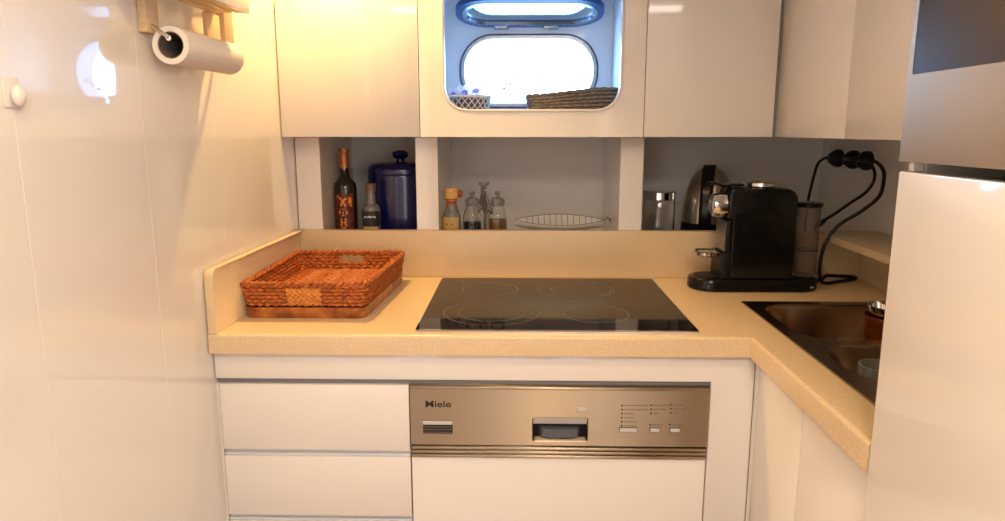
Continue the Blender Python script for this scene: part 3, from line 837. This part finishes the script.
t = thing('cork_jar', (-0.204, 2.06, ZS), 'small glass jar with yellow cork and red wooden spoon, leftmost on the middle shelf', 'jar')
cx, cy = -0.196, 2.06
prof = [(0.0, 0.0), (0.026, 0.0), (0.028, 0.003), (0.028, 0.088), (0.022, 0.104), (0.0175, 0.112), (0.0175, 0.122), (0.0, 0.122)]
ob('body', MB().lathe([(r, z + ZS) for r, z in prof], (cx, cy, 0), seg=28), 'clearjar', t)
lab = ob('label', wrap(cx, cy, 0.0283, -PI / 2 - 1.1, -PI / 2 + 0.9, ZS + 0.03, ZS + 0.088), 'labelyel', t)
for da in (-0.40, 0.12):
    a = -PI / 2 + da
    ob('label_mark', MB().sphere(on_cyl(cx, cy, 0.0288, a, ZS + 0.068), 0.001, 4.0, 0.8, 1.6, 8, Matrix.Rotation(da, 3, 'Z')), 'print_', lab)
ob('cork', MB().lathe([(0.0145, 0.1225), (0.0150, 0.140), (0.0215, 0.142), (0.0225, 0.165), (0.0195, 0.1725), (0.0, 0.173)], (cx, cy, ZS), seg=24), 'cork', t)
ob('band', MB().lathe([(0.0190, 0.1380), (0.0190, 0.1415), (0.0, 0.1416)], (cx, cy, ZS), seg=24).lathe([(0.0, 0), (0.0148, 0.0003), (0.016, 0.006), (0.0155, 0.012), (0.0, 0.0125)], (cx, cy, ZS + 0.1235), seg=20), 'redwood', t)
ob('spoon_knob', MB().sphere((cx + 0.026, cy - 0.004, ZS + 0.156), 0.0105, 0.9, 0.9, 1.15), 'redwood', t)

# cruet set: carrier with two glass jars
t = thing('cruet_stand', (-0.098, 2.09, ZS), 'dark pewter cruet carrier with leaf-topped handle between two glass jars', 'cruet stand')
ob('base', MB().prism(rr_loop(-0.100, 2.095, 0.068, 0.034, 0.03, 48), 'z', ZS, ZS + 0.006), 'pewter', t)
ob('post', MB().tube([(-0.098, 2.095, ZS + 0.006), (-0.097, 2.095, ZS + 0.10), (-0.100, 2.095, ZS + 0.16)], [0.004, 0.0045, 0.006]), 'pewter', t)
mb = MB()
mb.tube([(-0.100, 2.095, ZS + 0.10), (-0.109, 2.09, ZS + 0.125), (-0.104, 2.09, ZS + 0.155), (-0.107, 2.09, ZS + 0.172)], [0.004, 0.007, 0.006, 0.004])
mb.tube([(-0.096, 2.095, ZS + 0.095), (-0.086, 2.09, ZS + 0.112), (-0.094, 2.09, ZS + 0.145)], [0.007, 0.005, 0.004])
mb.sphere((-0.108, 2.09, ZS + 0.180), 0.010, 1.1, 0.4, 0.55, 12, Matrix.Rotation(0.6, 3, 'Y')); mb.sphere((-0.093, 2.09, ZS + 0.181), 0.010, 1.1, 0.4, 0.55, 12, Matrix.Rotation(-0.6, 3, 'Y'))
mb.sphere((-0.100, 2.09, ZS + 0.174), 0.007, 1, 0.7, 1.2, 10)
mb.sphere((-0.113, 2.09, ZS + 0.108), 0.012, 0.5, 0.4, 1.2, 10, Matrix.Rotation(0.5, 3, 'Y')); mb.sphere((-0.082, 2.09, ZS + 0.104), 0.012, 0.5, 0.4, 1.2, 10, Matrix.Rotation(-0.5, 3, 'Y'))
ob('handle', mb, 'pewter', t)
def cruet(cx, label, fills):
    cy = 2.093; Z0 = ZS + 0.0065
    t = thing('cruet_jar', (cx, cy, Z0), label, 'jar', None)
    prof = [(0.0, 0.0), (0.026, 0.0), (0.028, 0.003), (0.028, 0.082), (0.022, 0.098), (0.0185, 0.104), (0.0185, 0.110),
            (0.0165, 0.110), (0.0165, 0.103), (0.020, 0.096), (0.0262, 0.081), (0.0262, 0.005), (0.0, 0.004)]
    ob('body', MB().lathe([(r, z + Z0) for r, z in prof], (cx, cy, 0), seg=28), 'glass', t)
    z = 0.0045
    for m_, top in fills:
        ob('contents', MB().lathe([(0.0, z), (0.0255, z), (0.0255, top), (0.0, top + 0.002)], (cx, cy, Z0), seg=24), m_, t)
        z = top + 0.0022
    ob('stopper', MB().lathe([(0.0, 0.1105), (0.0195, 0.1105), (0.0215, 0.114), (0.0215, 0.128), (0.016, 0.134), (0.006, 0.137), (0.007, 0.143), (0.010, 0.148), (0.007, 0.154), (0.0, 0.155)], (cx, cy, Z0), seg=24), 'clearjar', t)
cruet(-0.1365, 'glass cruet jar of white salt left of the pewter handle', [('salt', 0.030), ('pepper', 0.062)])
cruet(-0.0600, 'glass cruet jar of brown spice right of the pewter handle', [('spice', 0.070)])

# leaf-shaped dish with ribs
t = thing('leaf_dish', (0.15, 2.10, ZS), 'long white leaf-shaped dish with grey ribs and a curled handle at its right end', 'dish')
mb = MB()
X0, X1, cy = -0.008, 0.262, 2.10
n = 30; up = []; Z_RIM = 1.046
grid = []
for i in range(n + 1):
    f = i / n; x = X0 + (X1 - X0) * f
    hw = 0.062 * math.sin(PI * min(1, max(0, 0.04 + 0.92 * f))) ** 0.8
    row = []
    for j in range(13):
        g = -1 + 2 * j / 12
        rim = Z_RIM + (0.010 * math.sin(PI * f) if g > 0 else -0.010 * math.sin(PI * f)) - 0.003
        bot = 1.013 + 0.016 * (2 * f - 1) ** 2
        z = bot + (rim - bot) * abs(g) ** 2.2
        row.append((x, cy + hw * g, z))
    grid.append(row)
b = mb.bm
T = [[b.verts.new(p) for p in r] for r in grid]; U = [[b.verts.new((p[0], p[1], p[2] - 0.004)) for p in r] for r in grid]
for i in range(n):
    for j in range(12):
        b.faces.new((T[i][j], T[i + 1][j], T[i + 1][j + 1], T[i][j + 1])); b.faces.new((U[i][j + 1], U[i + 1][j + 1], U[i + 1][j], U[i][j]))
    b.faces.new((T[i][0], U[i][0], U[i + 1][0], T[i + 1][0])); b.faces.new((T[i + 1][12], U[i + 1][12], U[i][12], T[i][12]))
for j in range(12):
    b.faces.new((T[0][j + 1], U[0][j + 1], U[0][j], T[0][j])); b.faces.new((T[n][j], U[n][j], U[n][j + 1], T[n][j + 1]))
bmesh.ops.recalc_face_normals(b, faces=b.faces[:])
bowlo = ob('bowl', mb, 'ceramic', t, 60)
for i in range(4, n - 1, 2):
    ob('rib', MB().tube([Vector(grid[i][j]) + Vector((0, 0, 0.0008)) for j in range(6, 13)], 0.0011, 5), 'greyline', bowlo)
ob('rim_line', MB().tube([Vector(grid[i][12]) + Vector((0, 0, 0.001)) for i in range(n + 1)], 0.0013, 5).tube([Vector(grid[i][0]) + Vector((0, 0, 0.001)) for i in range(n + 1)], 0.0010, 5), 'greyline', bowlo)
ob('handle', MB().tube([(0.245, cy, 1.032), (0.258, cy, 1.046), (0.272, cy, 1.051), (0.279, cy, 1.046), (0.277, cy, 1.038)], [0.004, 0.0045, 0.004, 0.0035, 0.002]), 'pewter', t)
ob('foot', MB().lathe([(0.040, 0.0), (0.042, 0.003), (0.026, 0.02), (0.024, 0.0435), (0.0, 0.0436)], (0.13, cy, ZS), seg=28), 'ceramic', t)

# storage jar
t = thing('storage_jar', (0.422, 2.10, ZS), 'clear glass storage jar with a shiny chrome lid beside the kettle', 'jar')
cx, cy = 0.4235, 2.10
prof = [(0.0, 0.0), (0.044, 0.0), (0.0465, 0.003), (0.0465, 0.130), (0.0435, 0.136), (0.0415, 0.136), (0.0445, 0.129), (0.0445, 0.006), (0.0, 0.005)]
ob('body', MB().lathe([(r, z + ZS) for r, z in prof], (cx, cy, 0), seg=36), 'glass', t)
ob('lid', MB().lathe([(0.0, 0.1365), (0.046, 0.1365), (0.0475, 0.138), (0.0475, 0.158), (0.045, 0.1615), (0.0, 0.162)], (cx, cy, ZS), seg=36), 'chrome', t)

# kettle
t = thing('kettle', (0.565, 2.12, ZS), 'egg-shaped steel electric kettle with black handle and base behind the coffee machine', 'kettle')
cx, cy = 0.577, 2.125
ob('base', MB().lathe([(0.0, 0.0), (0.078, 0.0), (0.081, 0.004), (0.081, 0.016), (0.078, 0.02), (0.0, 0.0205)], (cx, cy, ZS), seg=40)
   .lathe([(0.0, 0.021), (0.077, 0.021), (0.0795, 0.03), (0.0795, 0.066), (0.0, 0.0665)], (cx, cy, ZS), seg=40), 'black', t)
prof = [(0.0, 0.067), (0.0795, 0.067), (0.0785, 0.095), (0.074, 0.130), (0.066, 0.165), (0.055, 0.195), (0.040, 0.217), (0.022, 0.229), (0.0, 0.2335)]
ob('body', MB().lathe([(r, z + ZS) for r, z in prof], (cx, cy, 0), seg=44), 'steelk', t, 50)
# wide black handle band on the side that faces the galley
mb = MB(); L = []
for r, z in [(0.0800, 0.060), (0.0800, 0.095), (0.0765, 0.130), (0.069, 0.165), (0.059, 0.195), (0.042, 0.218), (0.022, 0.231), (0.004, 0.2355)]:
    row = []
    hw = 0.018
    for (dx, dr) in ((-hw, -0.004), (-hw, 0.006), (-hw * 0.5, 0.011), (hw * 0.5, 0.011), (hw, 0.006), (hw, -0.004)):
        aa = -PI / 2 - 0.36
        rr = r + dr * (1.6 if 0.09 < z < 0.21 else 1.0)
        row.append(Vector((cx + rr * math.cos(aa) - dx * math.sin(aa), cy + rr * math.sin(aa) + dx * math.cos(aa), z + ZS + (0.003 if dr > 0 and z > 0.2 else 0))))
    L.append(row)
mb.loft(L)
ob('handle', mb, 'black', t)
ob('switch', MB().sphere((cx + 0.016, cy - 0.098, ZS + 0.075), 0.005, 1, 0.6, 1), 'chrome', t)

# ================================================================== COFFEE MACHINE
MY = 1.822     # centre line
cm = thing('coffee_machine', (0.62, MY, ZW), 'black capsule coffee machine with chrome spout and clear tank on the corner worktop', 'coffee machine')
Z0 = ZW + 0.0005
mb = MB(); lp = rr_loop(0.6180, MY, 0.167, 0.060, 0.058, 96)
def lz(k, z): return [Vector(((x - 0.6180) * (1 - k / 0.167) + 0.6180, (y - MY) * (1 - k / 0.060) + MY, z)) for x, y in lp]
ob('base', MB().loft([lz(0.003, Z0), lz(0, Z0 + 0.004), lz(0.001, Z0 + 0.026), lz(0.004, Z0 + 0.031), lz(0.010, Z0 + 0.033)]), 'black', cm)
ob('cup_well', MB().lathe([(0.0, 0), (0.040, 0), (0.041, 0.0015), (0.0, 0.002)], (0.507, MY, Z0 + 0.0332)), 'blackm', cm)
bp = [(0.545, Z0 + 0.034), (0.706, Z0 + 0.034), (0.706, 1.135)] + [(0.706 - 0.03 + 0.03 * math.cos(k * PI / 12), 1.135 + 0.03 * math.sin(k * PI / 12)) for k in range(1, 7)] + [(0.545, 1.1655), (0.536, 1.155), (0.534, 1.100), (0.538, 1.090), (0.545, 1.086)]
ob('body', MB().prism(bp, 'y', MY - 0.050, MY + 0.050, 0.004), 'black', cm)
ob('front_grille', MB().box(0.5325, 0.5445, MY - 0.046, MY + 0.046, 1.000, 1.083, 0.002).box(0.522, 0.5445, MY - 0.047, MY + 0.047, Z0 + 0.0335, 0.9995, 0.002), 'blackm', cm)
ob('grille_plate', MB().box(0.5295, 0.5320, MY - 0.042, MY + 0.042, 1.004, 1.080), 'pewter', cm)
ob('spout', MB().lathe([(0.0, 0.0), (0.020, 0.0), (0.0285, 0.004), (0.0315, 0.018), (0.0315, 0.036), (0.0, 0.036)], (0.4965, MY - 0.012, 1.120), 'x', 28), 'chrome', cm)
ob('lever', MB().prism([(0.497, 1.170), (0.505, 1.1735), (0.525, 1.166), (0.580, 1.168), (0.580, 1.1735), (0.526, 1.172), (0.504, 1.179), (0.494, 1.176)], 'y', MY - 0.012, MY + 0.030, 0.001), 'black', cm)
ob('top_dial', MB().lathe([(0.0, 0.0), (0.034, 0.0), (0.036, 0.002), (0.036, 0.010), (0.030, 0.013), (0.026, 0.010), (0.0, 0.010)], (0.628, MY, 1.1668)), 'chrome', cm)
ob('cup_shelf', MB().lathe([(0.0, 0.0), (0.034, 0.0), (0.039, 0.003), (0.039, 0.011), (0.034, 0.013), (0.030, 0.010), (0.0, 0.010)], (0.4985, MY, 0.987)).box(0.515, 0.5225, MY - 0.02, MY + 0.02, 0.988, 0.998), 'chrome', cm)
tk = ob('water_tank', MB().lathe([(0.0, 0.0), (0.026, 0.0), (0.0285, 0.004), (0.0285, 0.180), (0.0265, 0.180), (0.0265, 0.006), (0.0, 0.005)], (0.7545, MY, Z0 + 0.0338), seg=28), 'thinglass', cm)
ob('tank_lid', MB().lathe([(0.0, 0.0), (0.031, 0.0), (0.0325, 0.003), (0.0325, 0.009), (0.029, 0.012), (0.0, 0.0125)], (0.7550, MY, Z0 + 0.2142)), 'black', tk)
ob('tank_band', MB().tube([(0.7545 + 0.0292 * math.cos(2 * PI * i / 32), MY + 0.0292 * math.sin(2 * PI * i / 32), Z0 + 0.103) for i in range(32)], 0.0014, 6, True), 'blackm', tk)
ob('badge', MB().sphere((0.752, MY - 0.0606, Z0 + 0.014), 0.003, 1.4, 0.4, 0.8, 8), 'chrome', cm)

# ================================================================== SOCKETS AND CORDS
sx = 0.9995
so = thing('socket_strip', (sx, 2.10, 1.225), 'white triple wall socket plate above the side ledge, holding black plugs', 'socket')
mb = MB()
lpz = rr_loop(2.135, 1.226, 0.155, 0.034, 0.028, 72)
ob('plate', MB().loft([[Vector((sx - 0.0003, y, z)) for y, z in lpz], [Vector((sx - 0.010, y, z)) for y, z in lpz], [Vector((sx - 0.0125, 2.135 + (y - 2.135) * 0.98, 1.226 + (z - 1.226) * 0.94)) for y, z in lpz]]), 'white', so)
PX = sx - 0.0130
def plug(y, label, pts, r, fat=0.027):
    t = thing('plug_and_cord', (PX, y, 1.225), label, 'cord', 'cords at the wall sockets')
    ob('plug', MB().lathe([(0.0, 0.0), (fat, 0.0), (fat, -0.014), (fat * 0.8, -0.024), (fat * 0.45, -0.036), (0.0, -0.0365)], (PX, y, 1.225), 'x', 22), 'blackm', t)
    ob('cord', MB().tube(smooth_path(pts), r, 8), 'blackm', t)
def smooth_path(p, n=8):
    p = [Vector(q) for q in p]; out = []
    for i in range(len(p) - 1):
        a, b_, c, d_ = p[max(i - 1, 0)], p[i], p[i + 1], p[min(i + 2, len(p) - 1)]
        for k in range(n):
            f = k / n
            out.append(0.5 * ((2 * b_) + (c - a) * f + (2 * a - 5 * b_ + 4 * c - d_) * f * f + (3 * b_ - a - 3 * c + d_) * f ** 3))
    out.append(p[-1]); return out
plug(2.185, 'black cord from the left wall plug dropping behind the coffee machine',
     [(PX - 0.034, 2.19, 1.226), (0.948, 2.215, 1.222), (0.944, 2.245, 1.203), (0.94, 2.258, 1.16), (0.93, 2.255, 1.106), (0.92, 2.24, 1.066), (0.90, 2.20, 1.02), (0.88, 2.15, 0.985), (0.85, 2.08, 0.976)], 0.0042)
plug(2.085, 'black cord from the middle wall plug ending in a kinked tail by the tank',
     [(PX - 0.034, 2.08, 1.226), (PX - 0.048, 2.02, 1.229), (0.945, 1.955, 1.229), (0.944, 1.895, 1.211), (0.940, 1.876, 1.180), (0.930, 1.892, 1.147), (0.910, 1.934, 1.113), (0.880, 1.964, 1.077),
      (0.850, 1.980, 1.052), (0.836, 1.965, 1.0415), (0.845, 1.930, 1.066), (0.835, 1.955, 1.0405)], 0.0042)
plug(2.005, 'thicker black power cord from the right wall plug to the coffee machine',
     [(PX - 0.034, 2.00, 1.226), (PX - 0.042, 1.96, 1.228), (0.955, 1.916, 1.228), (0.945, 1.851, 1.213), (0.935, 1.817, 1.189), (0.922, 1.808, 1.142), (0.890, 1.835, 1.099), (0.845, 1.850, 1.062), (0.815, 1.850, 1.013), (0.806, 1.850, 0.959),
      (0.812, 1.850, 0.916), (0.832, 1.858, 0.9055), (0.875, 1.880, 0.9055), (0.925, 1.908, 0.9058), (0.938, 1.922, 0.9070), (0.925, 1.925, 0.9090), (0.875, 1.912, 0.9140), (0.850, 1.905, 0.9160), (0.838, 1.897, 0.9110), (0.820, 1.890, 0.9060), (0.800, 1.878, 0.9060), (0.785, 1.850, 0.912)], 0.0048)

# ================================================================== PAPER ROLL HOLDER ON THE LEFT WALL
xw0 = XL + 0.0005
t = thing('roll_holder', (XL, 1.35, 1.50), 'pale beech wall rack with slatted shelf over a paper roll', 'rack')
ob('bracket', MB().box(xw0, XL + 0.016, 1.212, 1.253, 1.472, 1.72, 0.002), 'beech', t)
ob('bracket', MB().box(xw0, XL + 0.016, 1.520, 1.565, 1.478, 1.72, 0.002), 'beech', t)
ob('back_rail', MB().box(xw0, XL + 0.014, 1.2535, 1.5195, 1.560, 1.60, 0.002), 'beech', t)
ob('hanger', MB().box(xw0 + 0.014, XL + 0.024, 1.42, 1.480, 1.478, 1.5385, 0.003), 'beech', t)
ob('roll_bar', MB().tube([(-0.588, 1.2185, 1.463), (-0.588, 1.485, 1.462)], 0.005).tube([(XL + 0.016, 1.225, 1.484), (-0.604, 1.222, 1.474), (-0.588, 1.219, 1.464)], 0.0035).tube([(XL + 0.016, 1.505, 1.475), (-0.600, 1.50, 1.472), (-0.588, 1.483, 1.462)], 0.005), 'chrome', t)
for x0 in (XL + 0.017, XL + 0.042, XL + 0.067):
    ob('shelf_slat', MB().box(x0, x0 + 0.020, 1.10, 1.455, 1.540, 1.552, 0.002), 'beech', t)
ob('shelf_lip', MB().box(XL + 0.089, XL + 0.097, 1.10, 1.455, 1.538, 1.562, 0.002), 'lacquer', t)
t = thing('paper_roll', (-0.588, 1.34, 1.455), 'white kitchen paper roll hanging under the beech rack on the left wall', 'paper roll')
RR = 0.0315
prof = [(RR, 0.0), (RR, 0.232), (0.0225, 0.232), (0.0225, 0.0), (RR, 0.0)]
def tube_y(prof, cx, y0, cz, seg=36):
    return MB().loft([[Vector((cx + r * math.cos(2 * PI * i / seg), y0 + h_, cz + r * math.sin(2 * PI * i / seg))) for i in range(seg)] for r, h_ in prof], caps=False)
ob('paper', tube_y(prof, -0.588, 1.2235, 1.452), 'paper', t)
ob('core', tube_y([(0.0222, 0.0015), (0.0222, 0.2305), (0.0205, 0.2305), (0.0205, 0.0015), (0.0222, 0.0015)], -0.588, 1.2235, 1.452), 'card', t)
t = thing('spice_tin', (-0.592, 1.432, 1.5525), 'small brown tin with a metal lid at the far end of the beech rack shelf', 'tin')
ob('body', MB().box(-0.612, -0.568, 1.410, 1.455, 1.5526, 1.615, 0.003), 'brownlid', t)
ob('lid', MB().box(-0.613, -0.567, 1.409, 1.456, 1.6155, 1.628, 0.003), 'chrome', t)
# hook
t = thing('wall_hook', (XL, 0.88, 1.36), 'small white rounded hook on the left wall at the picture edge', 'hook')
ob('back_plate', MB().box(XL + 0.0003, XL + 0.0025, 0.884, 0.914, 1.338, 1.375, 0.001), 'white', t)
ob('peg', MB().sphere((XL + 0.010, 0.899, 1.353), 0.011, 0.7, 0.9, 1.25), 'lacquer', t)

# ================================================================== LAMPS
for lx, ly, lp_, la in LAMPS:
    t = thing('downlight', (lx, ly, CEIL), 'small round recessed ceiling downlight' , 'lamp', 'galley ceiling downlights')
    ob('rim', MB().lathe([(0.030, 0.002), (0.044, 0.002), (0.044, -0.004), (0.034, -0.006), (0.030, -0.002), (0.030, 0.002)], (lx, ly, CEIL)), 'chrome', t)
    ob('lens', MB().lathe([(0.0, 0.002), (0.029, 0.002), (0.029, 0.0), (0.0, 0.0)], (lx, ly, CEIL)), 'lensm', t)

# the left wall is a touch out of square with the units: everything that meets it follows it
def follow_wall(o, limit):
    off = wpos(o); me = o.data
    for v in me.vertices:
        if v.co.x + off.x < limit: v.co.x += (v.co.y + off.y - 1.365) * 0.02
for o in list(S.objects):
    if o.type != 'MESH': continue
    top = o
    while top.parent: top = top.parent
    if top.name in ('roll_holder', 'paper_roll', 'spice_tin', 'wall_hook'): follow_wall(o, 9)
    elif top.name.startswith(('wall_left', 'worktop', 'trim_', 'wall_back_base', 'wall_cabinet', 'drawer_unit')): follow_wall(o, -0.6138)
